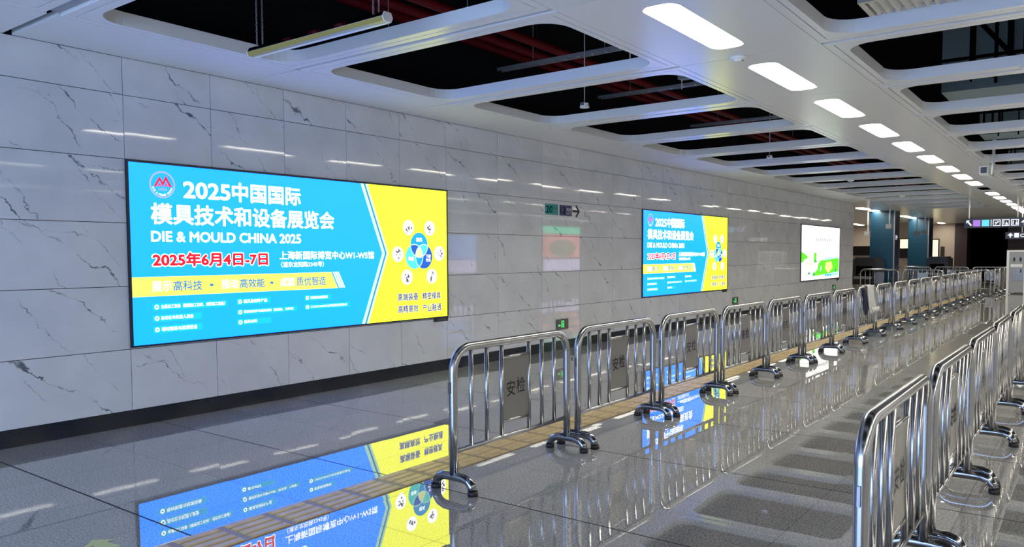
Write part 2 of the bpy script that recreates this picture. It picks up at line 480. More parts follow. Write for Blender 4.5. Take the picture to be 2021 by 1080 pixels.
for s in SEAMS[1:]: place(e1, WX, s)
e2 = strip_mesh(.89, False).build('ceiling_edge_panel', ceil, recalc=False); e2.location = (8.31, SEAMS[0], ZC)
for s in SEAMS[1:]: place(e2, 8.31, s)
# recessed joint channels between the modules, and along the strips
jc = MB()
for s in SEAMS:
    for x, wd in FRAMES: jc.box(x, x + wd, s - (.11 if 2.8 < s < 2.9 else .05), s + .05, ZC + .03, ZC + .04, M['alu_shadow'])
struct(jc.build('ceiling_joint_channel', ceil))
jk = MB()
for x in (WX + .888, -3.49, -2.09, 1.71, 3.11, 6.91, 8.31): jk.box(x - .03, x + .03, SEAMS[0], SEAMS[-1] + PITCH, ZC + .052, ZC + .06, M['black'])
for x, wd in STRIPS:
    for s in SEAMS: jk.box(x, x + wd, s - .02, s + .02, ZC + .052, ZC + .06, M['black'])
for s in SEAMS: jk.box(WX, WX + .89, s - (.09 if 2.8 < s < 2.9 else .03), s + .03, ZC + .052, ZC + .06, M['black'])
jk.build('ceiling_joint_backing', ceil)
CEND = SEAMS[-1] + PITCH
fc = MB()
fc.box(WX, 9.2, CEND + .004, 62, ZC, ZC + .1, M['alu']); fc.box(-22, WX, 32.0, 62, ZC, ZC + .1, M['alu'])
fc.build('ceiling_far_slab', ceil)
vd = MB(); vd.box(-22, 9.5, -5.3, 62.3, 5.9, 6.0, M['black']); vd.build('ceiling_upper_slab', ceil)

# ================================================================== CEILING LIGHTS
def make_light():
    t = thing('ceiling_light', '', 'ceiling light', group='pill shaped recessed ceiling lights')
    d = MB(); inn = rrect(-.150, .150, -.77, .77, .108)
    d.poly([(x, y_, .030) for x, y_ in inn], M['lamp']); d.poly([(x, y_, .040) for x, y_ in inn], M['rim'])
    d.build('diffuser', t, recalc=False)
    r = MB(); o1 = rrect(-.154, .154, -.774, .774, .11); i1 = rrect(-.143, .143, -.763, .763, .10)
    at = lambda lp, z: [(x, y_, z) for x, y_ in lp]
    r.rings([at(o1, .034), at(o1, .004), at(i1, .010), at(i1, .030)], M['rim'])
    r.build('rim', t, recalc=False)
    return t
L0 = make_light(); firstL = True
def put_light(x, y_, label, group, z=ZC):
    global firstL
    o = L0 if firstL else copy_tree(L0); firstL = False
    o.location = (x, y_, z); retag(o, label, group); return o
for ri_, (x, wd) in enumerate(STRIPS):
    nn = 0; back = 0
    for k, s in enumerate(SEAMS):
        yc = s + PITCH / 2
        if ri_ == 0 and 26 < yc < 28.2: continue
        if yc < 5:
            if ri_: put_light(x + .69, yc, ['', 'recessed ceiling light of the middle row, beside the camera', 'recessed ceiling light of the opposite row, beside the camera'][ri_], ['', 'lights of the middle row beside the camera', 'lights of the opposite row beside the camera'][ri_])
            continue
        where = ['in the row on the smooth central ceiling panel', 'in the row over the hall middle, mirrored in the marble', 'in the row along the opposite wall, mirrored in the marble'][ri_]
        put_light(x + .69, yc, 'pill shaped ceiling light, %s %s' % (ORD[nn], where), ['ceiling lights of the main row', 'ceiling lights of the middle row', 'ceiling lights of the opposite row'][ri_]); nn += 1
for i, (x, y_) in enumerate(((-8.05, 35.5), (-8.05, 37.7), (-8.0, 44.3), (-8.0, 46.2), (-12.55, 53.5), (-12.65, 55.0), (-7.95, 55.4))):
    lb = ['small ceiling light before the first blue column, the nearer of the pair', 'small ceiling light before the first blue column, the farther of the pair',
          'small ceiling light between the two blue columns, the nearer of the pair', 'small ceiling light between the two blue columns, the farther of the pair',
          'small ceiling light deep in the recess behind the wall end, the nearer one', 'small ceiling light deep in the recess behind the wall end, the farther one',
          'lone ceiling light over the beige wall with the lit door'][i]
    put_light(x, y_, lb, 'ceiling lights of the far area', ZC - .036)
for i, y_ in enumerate((39.0, 41.3, 43.6, 45.9)):
    put_light(-2.8, y_, 'distant ceiling light past the frames, %s of the far four above the hanging sign' % ORD[i], 'far lights past the ceiling frames', ZC - .036)

# ================================================================== LIGHTBOXES
def make_lightbox():
    W_, H_ = 4.665, 1.842
    t = thing('advertising_lightbox', 'large lit exhibition billboard in blue and yellow, the biggest on the marble wall', 'billboard', (WX, 3.82, .778), group='blue and yellow exhibition billboards')
    fr = MB(); k = .018
    for b in ((0, W_, 0, k), (0, W_, H_ - k, H_), (0, k, k, H_ - k), (W_ - k, W_, k, H_ - k)): fr.box(-.012, .030, b[0], b[1], b[2], b[3], M['frame'])
    fr.build('frame', t)
    tg = MB(); tg.box(.002, .012, 4.372, 4.672, -.057, 0, M['frame'])
    to = tg.build('number_plate', t); lettering(MB(), 'CZ-XX026', M['plate'], 4.44, 4.62, -.043, -.014, .0128, .01).build('lettering', to)
    P = MB(); P.box(-.010, .018, k, W_ - k, k, H_ - k, EM['blue'])
    p = P.build('display_panel', t)
    def art(name, fn):
        b = MB(); fn(b); return b.build(name, p, recalc=False)
    D = .0185
    art('yellow_field', lambda b: flat(b, [(3.07, k), (W_ - k, k), (W_ - k, H_ - k), (3.11, H_ - k), (3.43, .93)], EM['yellow'], D))
    def chev(b, o0, o1, m, d):
        q = lambda o: [(3.030 + o, k), (3.400 + o, .93), (3.010 + o + .03, H_ - k)]
        a, c = q(o0), q(o1)
        flat(b, [a[0], c[0], c[1], a[1]], m, d); flat(b, [a[1], c[1], c[2], a[2]], m, d)
    art('stripe', lambda b: chev(b, -.03, .022, EM['stripe'], D + .0006))
    art('stripe', lambda b: chev(b, .022, .050, EM['stripeblue'], D + .0006))
    art('stripe', lambda b: chev(b, .050, .085, EM['stripe'], D + .0006))
    # emblem
    def emblem(b):
        u, v = .364, 1.622; ring(b, u, v, .120, .135, EM['lilac'], D); 
        for pts in ([(.272, 1.602), (.335, 1.703), (.369, 1.648), (.404, 1.716), (.466, 1.602), (.436, 1.602), (.404, 1.670), (.369, 1.604), (.335, 1.665), (.302, 1.602)],):
            q = [pts[0], pts[1], pts[8], pts[9]]; flat(b, q, EM['red'], D)
            flat(b, [pts[1], pts[2], pts[7], pts[8]], EM['red'], D); flat(b, [pts[2], pts[3], pts[6], pts[7]], EM['red'], D); flat(b, [pts[3], pts[4], pts[5], pts[6]], EM['red'], D)
        for c in (.335, .404): flat(b, [(c - .022, 1.602), (c, 1.640), (c + .022, 1.602), (c + .010, 1.602), (c, 1.618), (c - .010, 1.602)], EM['red'], D)
        lettering(b, '2025', EM['lilac'], .318, .412, 1.562, 1.588, D, .01)
        s = 'DIE & MOULD CHINA'
        for i, ch in enumerate(s):
            if ch == ' ': continue
            a = math.radians(200 + 140 * i / (len(s) - 1)); V, F = text2d(ch, .01)
            b0 = len(b.v); kk = b.mi(EM['white']); rr = .102; hh = .021
            xs = [q[0] for q in V]; mx = (min(xs) + max(xs)) / 2
            for q in V:
                x, y_ = (q[0] - mx) * hh * 1.25, (q[1] - .35) * hh * 1.25
                uu = u + rr * math.cos(a) - math.sin(a) * x - math.cos(a) * y_; vv = v + rr * math.sin(a) + math.cos(a) * x - math.sin(a) * y_
                b.v.append((D, uu, vv))
            for f in F: b.f.append(tuple(b0 + i2 for i2 in f)); b.m.append(kk)
    art('emblem', emblem)
    T = lambda *a, **kw: art('lettering', lambda b: lettering(b, *a, **kw))
    T('2025', EM['white'], .586, 1.135, 1.500, 1.676, D, bold=.028)
    T('中国国际', EM['white'], 1.155, 2.070, 1.490, 1.706, D, bold=.026)
    T('模具技术和设备展览会', EM['white'], .234, 2.570, 1.222, 1.438, D, bold=.026)
    T('DIE & MOULD CHINA 2025', EM['white'], .231, 2.063, 1.045, 1.156, D, bold=.028)
    def date(b):
        lettering(b, '2025年6月4日-7日', EM['white'], .226, 1.609, .780, .953, D, bold=.085)
        lettering(b, '2025年6月4日-7日', EM['red'], .238, 1.597, .792, .941, D + .0008, bold=.045)
    art('lettering', date)
    T('上海新国际博览中心W1-W5馆', EM['white'], 1.755, 3.225, .856, .956, D, bold=.022)
    T('（浦东龙阳路2345号）', EM['white'], 1.774, 2.396, .767, .832, D, bold=.012)
    def band(b):
        flat(b, [(k, .497), (2.610, .497), (2.510, .698), (k, .694)], EM['band'], D)
        for o in (.030, .066, .102): flat(b, [(2.615 + o - .012, .500), (2.615 + o + .010, .500), (2.515 + o + .010, .700), (2.515 + o - .012, .700)], EM['white'], D)
    art('banner_band', band)
    for s, m, a, c in (('展示', 'white', .222, .440), ('高科技', 'bluetext', .450, .772), ('推动', 'white', .997, 1.205), ('高效能', 'bluetext', 1.225, 1.545), ('成就', 'white', 1.757, 1.960), ('质优智造', 'bluetext', 1.985, 2.425)):
        T(s, EM[m], a, c, .543, .650, D + .0006, bold=.018)
    art('dot', lambda b: (flat(b, [(.862, .580), (.902, .580), (.902, .606), (.862, .606)], EM['bluetext'], D + .0006), flat(b, [(1.622, .580), (1.662, .580), (1.662, .606), (1.622, .606)], EM['bluetext'], D + .0006)))
    rowsB = [(.222, 1.066, .352, .424, 1.035, '金属加工装备（精密加工机床、成形加工装备）'), (.222, .761, .237, .309, .665, '自动化与机器人装备'), (.222, .765, .121, .196, .705, '增材制造与检测设备'),
             (1.176, 1.620, .359, .431, 1.572, '模具及制件产品'), (1.176, 1.986, .247, .311, 1.935, '模具标准件与模具材料（热流道、刀具等）'), (1.176, 1.622, .134, .201, 1.437, '模具材料'),
             (2.094, 2.506, .361, .427, 2.450, '智能制造服务'), (2.094, 2.804, .252, .318, 2.757, 'CAD/CAM/CAE与信息化技术')]
    for a, c, z0, z1, te, s in rowsB:
        def pill(b, a=a, c=c, z0=z0, z1=z1):
            flat(b, [(a, z0), (c, z0), (c, z1), (a, z1)], EM['cyanbox'], D); ring(b, a + .045, (z0 + z1) / 2, .011, .024, EM['white'], D + .0006, 20)
        art('list_box', pill)
        T(s, EM['white'], a + .09, te, z0 + .018, z1 - .014, D + .0006, bold=.010)
    # venn of three circles
    A, B_, C_ = disc(4.074, 1.045, .172), disc(3.975, .882, .170), disc(4.168, .882, .170)
    def venn(b):
        flat(b, A, EM['cyan'], D + .0006); flat(b, B_, EM['aqua'], D + .0007); flat(b, C_, EM['royal'], D + .0008)
        flat(b, clip(A, B_), EM['royal'], D + .0010); flat(b, clip(A, C_), EM['aqua'], D + .0012); flat(b, clip(B_, C_), EM['cyan'], D + .0014)
        flat(b, clip(clip(A, B_), C_), EM['paleyellow'], D + .0017)
        for u, v, r in ((4.074, 1.045, .172), (3.975, .882, .170), (4.168, .882, .170)):
            o3 = [q for q in ((4.074, 1.045, .172), (3.975, .882, .170), (4.168, .882, .170)) if q != (u, v, r)]
            n = 60
            for i in range(n):
                a0, a1 = 2 * PI * i / n, 2 * PI * (i + 1) / n; am = (a0 + a1) / 2
                pu, pv = u + r * math.cos(am), v + r * math.sin(am)
                if any((pu - q[0]) ** 2 + (pv - q[1]) ** 2 < q[2] ** 2 for q in o3):
                    flat(b, [(u + rr * math.cos(t_), v + rr * math.sin(t_)) for rr, t_ in ((r - .007, a0), (r + .007, a0), (r + .007, a1), (r - .007, a1))], EM['stripe'], D + .002)
    art('venn_diagram', venn)
    T('模具', EM['white'], 4.015, 4.135, 1.088, 1.146, D + .0024, bold=.02)
    T('装备', EM['white'], 3.858, 3.968, .828, .884, D + .0024, bold=.02)
    T('下游', EM['white'], 4.205, 4.305, .865, .912, D + .0024, bold=.02)
    T('行业', EM['white'], 4.205, 4.305, .812, .858, D + .0024, bold=.02)
    rr = random.Random(5)
    for u, v in ((3.868, 1.281), (4.291, 1.283), (3.659, .916), (4.487, .926), (3.829, .602), (4.325, .603)):
        def pic(b, u=u, v=v):
            flat(b, disc(u, v, .104), EM['white'], D + .0006)
            for _ in range(7):
                a, q = rr.uniform(0, 6.28), rr.uniform(.01, .062); cu_, cv_ = u + q * math.cos(a), v + q * math.sin(a); w1, h1, th = rr.uniform(.012, .03), rr.uniform(.006, .014), rr.uniform(0, 3)
                flat(b, [(cu_ + x * math.cos(th) - y_ * math.sin(th), cv_ + x * math.sin(th) + y_ * math.cos(th)) for x, y_ in ((-w1, -h1), (w1, -h1), (w1, h1), (-w1, h1))], EM['grey'], D + .0010 + _ * .0001)
        art('machine_picture', pic)
    for s, a, c, z0, z1 in (('高端装备', 3.650, 4.045, .279, .385), ('精密模具', 4.130, 4.507, .277, .377), ('高精高效', 3.650, 4.045, .114, .217), ('产业融通', 4.127, 4.519, .106, .212)):
        def slog(b, s=s, a=a, c=c, z0=z0, z1=z1):
            lettering(b, s, EM['paleyellow'], a - .008, c + .008, z0 - .008, z1 + .008, D + .0004, bold=.05); lettering(b, s, EM['navytext'], a, c, z0, z1, D + .0010, bold=.016)
        art('lettering', slog)
    return t
lb1 = make_lightbox()
lb2 = copy_tree(lb1); lb2.location = (WX, 14.545, .778); lb2.scale = (1, .995, 1)
retag(lb2, 'lit blue and yellow exhibition billboard farther along the wall, past the green exit sign')
# white poster with green landscape
lb3 = thing('advertising_lightbox', 'white lit billboard with green landscape print, farthest along the marble wall', 'billboard', (WX, 25.33, .79))
W3, H3 = 4.64, 1.85
b = MB(); k = .03
for q in ((0, W3, 0, k), (0, W3, H3 - k, H3), (0, k, k, H3 - k), (W3 - k, W3, k, H3 - k)): b.box(-.012, .030, *q, M['frame'])
b.build('frame', lb3)
b = MB(); b.box(.002, .012, W3 - .30, W3, -.075, 0, M['frame']); b.build('number_plate', lb3)
b = MB(); b.box(-.010, .018, k, W3 - k, k, H3 - k, EM['posterwhite']); p3 = b.build('display_panel', lb3)
def art3(name, pts, m, d=.0190): bb = MB(); flat(bb, [(u * W3, v * H3) for u, v in pts], EM[m], d); return bb.build(name, p3, recalc=False)
art3('green_hill', [(.42, .30), (.50, .37), (.62, .365), (.98, .40), (.98, .14), (.60, .10), (.30, .08), (.27, .10), (.40, .20)], 'green')
art3('green_hill', [(.012, .52), (.06, .50), (.16, .44), (.155, .40), (.08, .38), (.05, .33), (.012, .34)], 'green')
art3('green_block', [(.31, .50), (.37, .50), (.37, .34), (.34, .31), (.31, .33)], 'green')
art3('mint_sky_shape', [(.58, .36), (.98, .40), (.90, .42), (.60, .42)], 'mint')
art3('yellow_tower', [(.20, .50), (.235, .50), (.225, .22), (.19, .22)], 'paleyellow')
art3('tree', [(.86, .14), (.885, .22), (.915, .14)], 'dgreen', .0194); art3('tree', [(.28, .09), (.31, .17), (.34, .10)], 'dgreen', .0194); art3('tree', [(.155, .115), (.19, .17), (.24, .12)], 'dgreen', .0194)
art3('tree', [(.33, .34), (.35, .38), (.40, .33)], 'dgreen', .0194)
art3('river', [(.46, .15), (.48, .25), (.51, .26), (.50, .18)], 'mint', .0194)
art3('water_strip', [(.58, .10), (.98, .14), (.98, .055), (.60, .045)], 'mint', .0192)
for cu_, cv_ in ((.655, .28), (.735, .29), (.645, .23), (.755, .23), (.69, .18)):
    art3('flower_petal', [(cu_ + .05 * math.cos(i * .628), cv_ + .055 * math.sin(i * .628)) for i in range(10)], 'flower', .0196)
bb = MB(); lettering(bb, '中国电信', EM['palegrey'], .13 * W3, .20 * W3, .87 * H3, .91 * H3, .0192); flat(bb, [(.07 * W3, .84 * H3), (.085 * W3, .84 * H3), (.085 * W3, .92 * H3), (.07 * W3, .92 * H3)], EM['palegrey'], .0192)
bb.build('lettering', p3, recalc=False)
bb = MB()
for i in range(9): flat(bb, [((.35 + i * .048 + x) * W3, (.735 + y_) * H3) for x, y_ in ((0, -.03), (.03, -.02), (.034, .03), (.004, .035))], EM['palegrey'], .0191)
bb.build('faint_title', p3, recalc=False)
bb = MB()
for i in range(4): flat(bb, [((.60 + i * .045 + x) * W3, .085 * H3 + y_) for x, y_ in ((0, -.04), (.036, -.035), (.036, .03), (0, .025))], EM['cyan'], .0198)
flat(bb, [(.79 * W3, .090 * H3), (.95 * W3, .105 * H3), (.95 * W3, .095 * H3), (.79 * W3, .080 * H3)], EM['cyan'], .0198)
bb.build('faint_title', p3, recalc=False)

# lit posters on the opposite wall, seen mirrored in the marble
def poster(y0, y1, z0, z1, bands, label, pic):
    t = thing('wall_poster', label, 'poster', (9.2, y0, z0)); H_ = z1 - z0; L_ = y1 - y0
    b = MB(); b.box(-.05, 0, 0, L_, 0, H_, M['frame']); b.build('frame', t)
    for v0, v1, m in bands:
        b = MB(); b.poly([(-.0515, .03, v0 * H_ + .02), (-.0515, L_ - .03, v0 * H_ + .02), (-.0515, L_ - .03, v1 * H_ - .02), (-.0515, .03, v1 * H_ - .02)], EM[m]); b.build('printed_panel', t, recalc=False)
    if pic:
        b = MB(); b.poly([(-.0525, L_ / 2 + .36 * L_ * math.cos(i * .314), .52 * H_ + .2 * H_ * math.sin(i * .314)) for i in range(20)], EM['flower']); b.build('dish_picture', t, recalc=False)
poster(35.0, 38.9, .85, 3.30, [(.82, 1, 'postergreen'), (.30, .82, 'posterred'), (0, .28, 'posterlilac')], 'lit poster on the opposite wall with green header, mirrored in the marble', True)
poster(26.9, 29.3, .80, 2.65, [(.35, 1, 'posterblue'), (0, .35, 'posterlilac')], 'lit blue poster on the opposite wall, mirrored in the marble', False)

# ================================================================== WALL SIGNS
def wall_panel(name, label, cat, y0, y1, z0, z1, m, d=.012):
    t = thing(name, label, cat, (WX, y0, z0)); b = MB(); b.box(-.004, d, 0, y1 - y0, 0, z1 - z0, m); return t, b.build('panel', t)
t, p = wall_panel('direction_sign', 'teal square wall sign numbered 20, left of the navy one', 'sign', 11.02, 11.41, 2.375, 2.560, M['teal_print'], .006)
t['group'] = 'line number signs on the marble wall'
b = MB(); lettering(b, '20', M['dark_teal_print'], .015, .215, .030, .150, .0065, .01); lettering(b, '号线', M['dark_teal_print'], .235, .370, .085, .140, .0065); lettering(b, 'Line 20', M['dark_teal_print'], .235, .370, .035, .065, .0065); b.build('lettering', p)
t, p = wall_panel('direction_sign', 'navy square wall sign numbered 12, between teal sign and arrow', 'sign', 11.465, 11.855, 2.372, 2.557, M['navy_print'], .006)
t['group'] = 'line number signs on the marble wall'
b = MB(); lettering(b, '12', M['white_print'], .020, .190, .035, .155, .0065, .004); lettering(b, '号线', M['white_print'], .215, .365, .075, .140, .0065); lettering(b, 'Line 12', M['white_print'], .215, .365, .030, .060, .0065); b.build('lettering', p)
b = MB(); d = .003
b.box(-.004, d, 0, .19, .074, .110, M['ink'])
for s in (1, -1): b.poly([(d, .240, .092), (d, .190, .092), (d, .095, .092 + s * .090), (d, .132, .092 + s * .115)][::s], M['ink'])
o = b.build('arrow_sign', None, loc=(WX, 11.885, 2.372)); tag(o, 'black right pointing arrow on the marble wall beside navy sign', 'arrow sign')
def exit_sign(y0, z0, label):
    t = thing('exit_sign', label, 'exit sign', (WX, y0, z0), group='green exit signs low on the wall')
    b = MB(); b.box(-.004, .018, 0, .38, 0, .185, EM['exitdark']); p = b.build('housing', t)
    b = MB(); D = .0186; g = EM['exitgreen']
    for q in ((.150, .165, .03, .155), (.225, .240, .03, .155), (.165, .225, .142, .155)): flat(b, [(q[0], q[2]), (q[1], q[2]), (q[1], q[3]), (q[0], q[3])], g, D)
    flat(b, disc(.203, .125, .010, n=12), g, D)
    flat(b, [(.180, .112), (.205, .112), (.210, .075), (.190, .070)], g, D); flat(b, [(.190, .075), (.172, .050), (.178, .035), (.202, .070)], g, D); flat(b, [(.205, .075), (.222, .055), (.218, .032), (.210, .032), (.200, .070)], g, D)
    flat(b, [(.050, .075), (.080, .105), (.080, .084), (.130, .084), (.130, .066), (.080, .066), (.080, .045)], g, D)
    b.build('running_man_symbol', p, recalc=False)
exit_sign(11.34, .355, 'low green exit sign with left arrow between the two blue billboards')
exit_sign(19.60, .372, 'low green exit sign just past the second blue billboard')
exit_sign(29.15, .385, 'low green exit sign under the white billboard')

# ================================================================== FLOOR ITEMS
tp = MB(); TX0, TX1 = -4.285, -3.95
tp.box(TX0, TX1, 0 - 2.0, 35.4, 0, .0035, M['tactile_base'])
y = 2.344 - .32 * 13
while y < 35.1:
    for i in range(4):
        x = TX0 + .042 + i * .0837; a, c = y + .022, y + .298; w0, w1, h = .032, .026, .011
        lo = [(x - w0, a, .0035), (x + w0, a, .0035), (x + w0, c, .0035), (x - w0, c, .0035)]
        hi = [(x - w1, a + .010, h), (x + w1, a + .010, h), (x + w1, c - .010, h), (x - w1, c - .010, h)]
        tp.rings([lo, hi], M['tactile'], False, True)
    y += .32
tag(tp.build('tactile_paving_strip'), 'ochre tactile paving strip of raised bars running along the left barrier row', 'tactile paving')
b = MB(); b.poly([(x, y_, .0012) for x, y_ in ((-4.70, 2.10), (-4.60, 2.20), (-4.60, 2.14), (-4.47, 2.16), (-4.47, 2.06), (-4.60, 2.06), (-4.60, 2.00))], M['sticker'])
b.poly([(x, y_, 0.0002) for x, y_ in ((-4.70, 2.10), (-4.60, 2.00), (-4.60, 2.06), (-4.47, 2.06), (-4.47, 2.16), (-4.60, 2.14), (-4.60, 2.20))], M['sticker'])
tag(b.build('floor_arrow_sticker', recalc=False), 'pale yellow arrow sticker on the floor at the bottom left', 'sticker')

# ================================================================== BARRIERS
BW, BH, BR = 1.465, 1.018, .031
def arc(cy_, cz_, r, a0, a1, n=8): return [(0, cy_ + r * math.cos(math.radians(a0 + (a1 - a0) * i / n)), cz_ + r * math.sin(math.radians(a0 + (a1 - a0) * i / n))) for i in range(n + 1)]
def make_barrier():
    t = thing('crowd_barrier', '', 'barrier')
    f = MB(); rc = .17
    path = [(0, 0, .105), (0, 0, .5)] + arc(rc, BH - rc, rc, 180, 90) + arc(BW - rc, BH - rc, rc, 90, 0) + [(0, BW, .5), (0, BW, .105)]
    f.tube(path, BR, M['steel'], 16); f.build('frame', t, True)
    b = MB(); b.tube([(0, .02, .285), (0, BW - .02, .285)], .0165, M['steel'], 12); b.build('bottom_rail', t, True)
    for y_ in (.195, .375, .555, .910, 1.090, 1.270):
        b = MB(); b.tube([(0, y_, .29), (0, y_, BH - .015)], .0165, M['steel'], 12); b.build('vertical_bar', t, True)
    for z in (.893, .400):
        b = MB(); b.tube([(0, .56, z), (0, .905, z)], .0125, M['steel'], 10); b.build('crossbar', t, True)
    b = MB(); b.box(-.004, .004, .562, .903, .402, .890, M['plate']); p = b.build('sign_plate', t)
    b = MB(); lettering(b, '安', M['ink'], .612, .722, .585, .708, .0048, .012); lettering(b, '检', M['ink'], .740, .850, .595, .722, .0048, .012); b.build('lettering', p, recalc=False)
    b = MB(); b.box(-.006, .006, -.050, -.024, .705, .785, M['foot']); b.build('latch_plate', t)
    b = MB(); b.tube([(0, BW + .02, .80), (0, BW + .085, .80), (0, BW + .085, .76)], .009, M['steel'], 8); b.build('latch_hook', t, True)
    for y_ in (0, BW):
        b = MB()
        pts = [(-.172, y_, .028), (-.162, y_, .062), (-.135, y_, .092), (-.090, y_, .106), (-.045, y_, .108), (0, y_, .108), (.045, y_, .108), (.090, y_, .106), (.135, y_, .092), (.162, y_, .062), (.172, y_, .028)]
        b.tube(pts, .0325, M['foot'], 14); ft = b.build('foot', t, True)
        for s in (-1, 1):
            b = MB(); b.tube([(s * .1735, y_, 0), (s * .172, y_, .034)], [.0375, .036], M['rubber'], 14); b.build('rubber_cap', ft, True)
    return t
B0 = make_barrier(); usedB = [False]
def put_barrier(x, y_, rz, label, group):
    o = copy_tree(B0) if usedB[0] else B0; usedB[0] = True
    o.location = (x, y_, 0); o.rotation_euler = (0, 0, rz); retag(o, label, group); return o
rb = random.Random(11)
BP = 1.638
for i in range(19):
    put_barrier(-3.60 + rb.uniform(-.012, .012), 4.085 + BP * i, rb.uniform(-.012, .012) if i else 0, 'steel crowd barrier, %s of the row beside the ochre tactile paving' % ORD[i], 'barriers beside the tactile paving')
for i in range(6):
    put_barrier(-.71 + rb.uniform(-.008, .008), 3.165 + BP * i, rb.uniform(-.010, .010), 'steel crowd barrier, %s of the short row by the right picture edge' % ORD[i], 'barriers at the right edge')
for i in range(3):
    put_barrier([-6.60, -4.96, -3.32][i], 35.35, PI / 2, ['steel crowd barrier set across the hall end, the one nearest the marble wall', 'steel crowd barrier set across the hall end, the middle of three', 'steel crowd barrier set across the hall end, the one closing the long row'][i], 'barriers set across the hall end')
for i in range(4):
    put_barrier(-3.25 + .02 * i, 36.0 + 1.66 * i, 0, 'far steel crowd barrier in front of the white security gates, %s one' % ORD[i], 'far barriers by the security gates')
for i in range(3):
    put_barrier(-5.15 + 1.62 * i - 1.4, 42.9, PI / 2, ['far steel crowd barrier across the dark area, below the second blue column', 'far steel crowd barrier across the dark area, middle of three', 'far steel crowd barrier across the dark area, beside the security gates'][i], 'far barriers across the dark area')
# towel over the eighth barrier
def cloth(path, w0, w1, y0s, m, th=.008):
    """a folded strip: path of (x, z), its near edge at y = y0s[i], width lerped"""
    mb = MB(); n = len(path); loops = []
    for i, (x, z) in enumerate(path):
        k = i / (n - 1); wd = w0 + (w1 - w0) * k; a = y0s[0] + (y0s[1] - y0s[0]) * k
        q = path[min(i + 1, n - 1)]; p = path[max(i - 1, 0)]; dx, dz = q[0] - p[0], q[1] - p[1]; l = math.hypot(dx, dz); nx, nz = -dz / l, dx / l
        outer = []; inner = []
        for j in range(9):
            t_ = j / 8; wob = .010 * math.sin(j * 2.1 + i * .55) + .006 * math.sin(i * 1.3 + j)
            outer.append((x + nx * (th + wob), a + wd * t_, z + nz * (th + wob))); inner.append((x + nx * wob, a + wd * t_, z + nz * wob))
        loops.append(outer + inner[::-1])
    mb.rings(loops, m, True, True); return mb
tw = thing('towel', 'light grey towel slung over the eighth barrier of the long row', 'towel', (-3.60, 15.75, BH))
pa = [(-.05, -.45), (-.052, -.25), (-.050, -.05)] + [(.047 * math.cos(math.radians(a)), .047 * math.sin(math.radians(a))) for a in range(180, -1, -30)] + [(.055, -.10), (.065, -.25), (.075, -.40), (.085, -.47), (.10, -.50), (.105, -.47), (.09, -.40)]
cloth(pa[::-1], .62, .42, (.62, .10), M['towel']).build('cloth', tw, True)
o = cloth([(.042, .0), (.050, -.06), (.058, -.2), (.060, -.35), (.062, -.52)][::-1], .16, .12, (.24, .05), M['navy_cloth']).build('navy_cloth', None, True, loc=(-3.60, 15.72, BH)); tag(o, 'dark navy cloth hanging beside the grey towel on the barrier', 'cloth')

# ================================================================== HANGING AND CEILING FITTINGS
tl = thing('hanging_batten', 'mirror finished batten hung on chains inside the first ceiling opening', 'hanging batten', (-6.25, 4.35, 3.50))
b = MB(); prof = [(-.036, 0), (.036, 0), (.050, .032), (.032, .068), (-.032, .068), (-.050, .032)]
b.rings([[(x, p[0], p[1] + .004) for p in prof] for x in (0, 1.76)], M['mirror'], True, True); b.build('body', tl)
b = MB(); cv = [(-.052, .032), (-.038, -.001), (.038, -.001), (.038, .003), (-.036, .003), (-.048, .033)]
b.rings([[(x, p[0], p[1]) for p in cv] for x in (0, 1.76)], M['gold'], True, True); b.build('gold_strip', tl)
b = MB(); b.box(0, 1.76, .012, .039, -.006, .0, M['white_plastic']); b.build('white_edge', tl)
for x in (-.012, 1.76):
    b = MB(); b.rings([[(xx, p[0] * 1.08, p[1] * 1.05 - .002) for p in prof] for xx in (x, x + .012)], M['white_plastic'], True, True); b.build('end_cap', tl)
for x in (.12, 1.64):
    for dy in (-.030, .030):
        b = MB(); z = .068; i = 0
        while z < 2.3:
            r = .011; c = z + .014
            ax = (1, 0) if i % 2 else (0, 1)
            lp = [(x + ax[0] * r * .6 * math.cos(a * PI / 5), dy + ax[1] * r * .6 * math.cos(a * PI / 5), c + .019 * math.sin(a * PI / 5)) for a in range(11)]
            b.tube(lp, .0028, M['galv'], 5, False); z += .030; i += 1
        b.build('chain', tl)
def smoke(x, y_, z, label):
    t = thing('smoke_detector', label, 'smoke detector', (x, y_, z), group='round detectors on the ceiling')
    b = MB(); n = 28
    prof2 = [(.085, 0), (.088, -.012), (.075, -.024), (.045, -.034), (.043, -.042), (.02, -.046)]
    b.rings([[(r * math.cos(2 * PI * j / n), r * math.sin(2 * PI * j / n), zz) for j in range(n)] for r, zz in prof2], M['white_plastic'], True, True); b.build('housing', t, True)
    b = MB(); b.box(.03, .05, -.008, .008, -.044, -.036, M['dark_plastic']); b.build('lens', t)
    return t
smoke(-2.87, 7.50, ZC, 'white round detector on the central panel between the two nearest lights')
smoke(-2.70, 28.3, ZC, 'white round detector filling the gap in the far row of lights')
smoke(-5.22, 21.63, ZC - .001, 'small white detector on a ceiling cross beam above the far billboard')
smoke(-5.28, 28.62, ZC - .001, 'small white detector on the farthest visible ceiling cross beam')
smoke(-.62, 9.76, ZC, 'white detector on a ceiling cross beam at the right edge')
def sensor(x, y_, z, label):
    t = thing('hanging_sensor', label, 'sensor', (x, y_, z), group='white sensors on thin rods')
    b = MB(); b.cyl((0, 0, 0), .060, .022, M['white_plastic']); b.cyl((0, 0, .022), .052, .035, M['white_plastic']); b.build('housing', t, False)
    b = MB(); b.box(-.02, .02, -.056, -.045, .028, .05, M['dark_plastic']); b.build('lens', t)
    b = MB(); b.tube([(0, 0, .055), (0, 0, 5.9 - z)], .007, M['galv'], 8); b.build('rod', t, True)
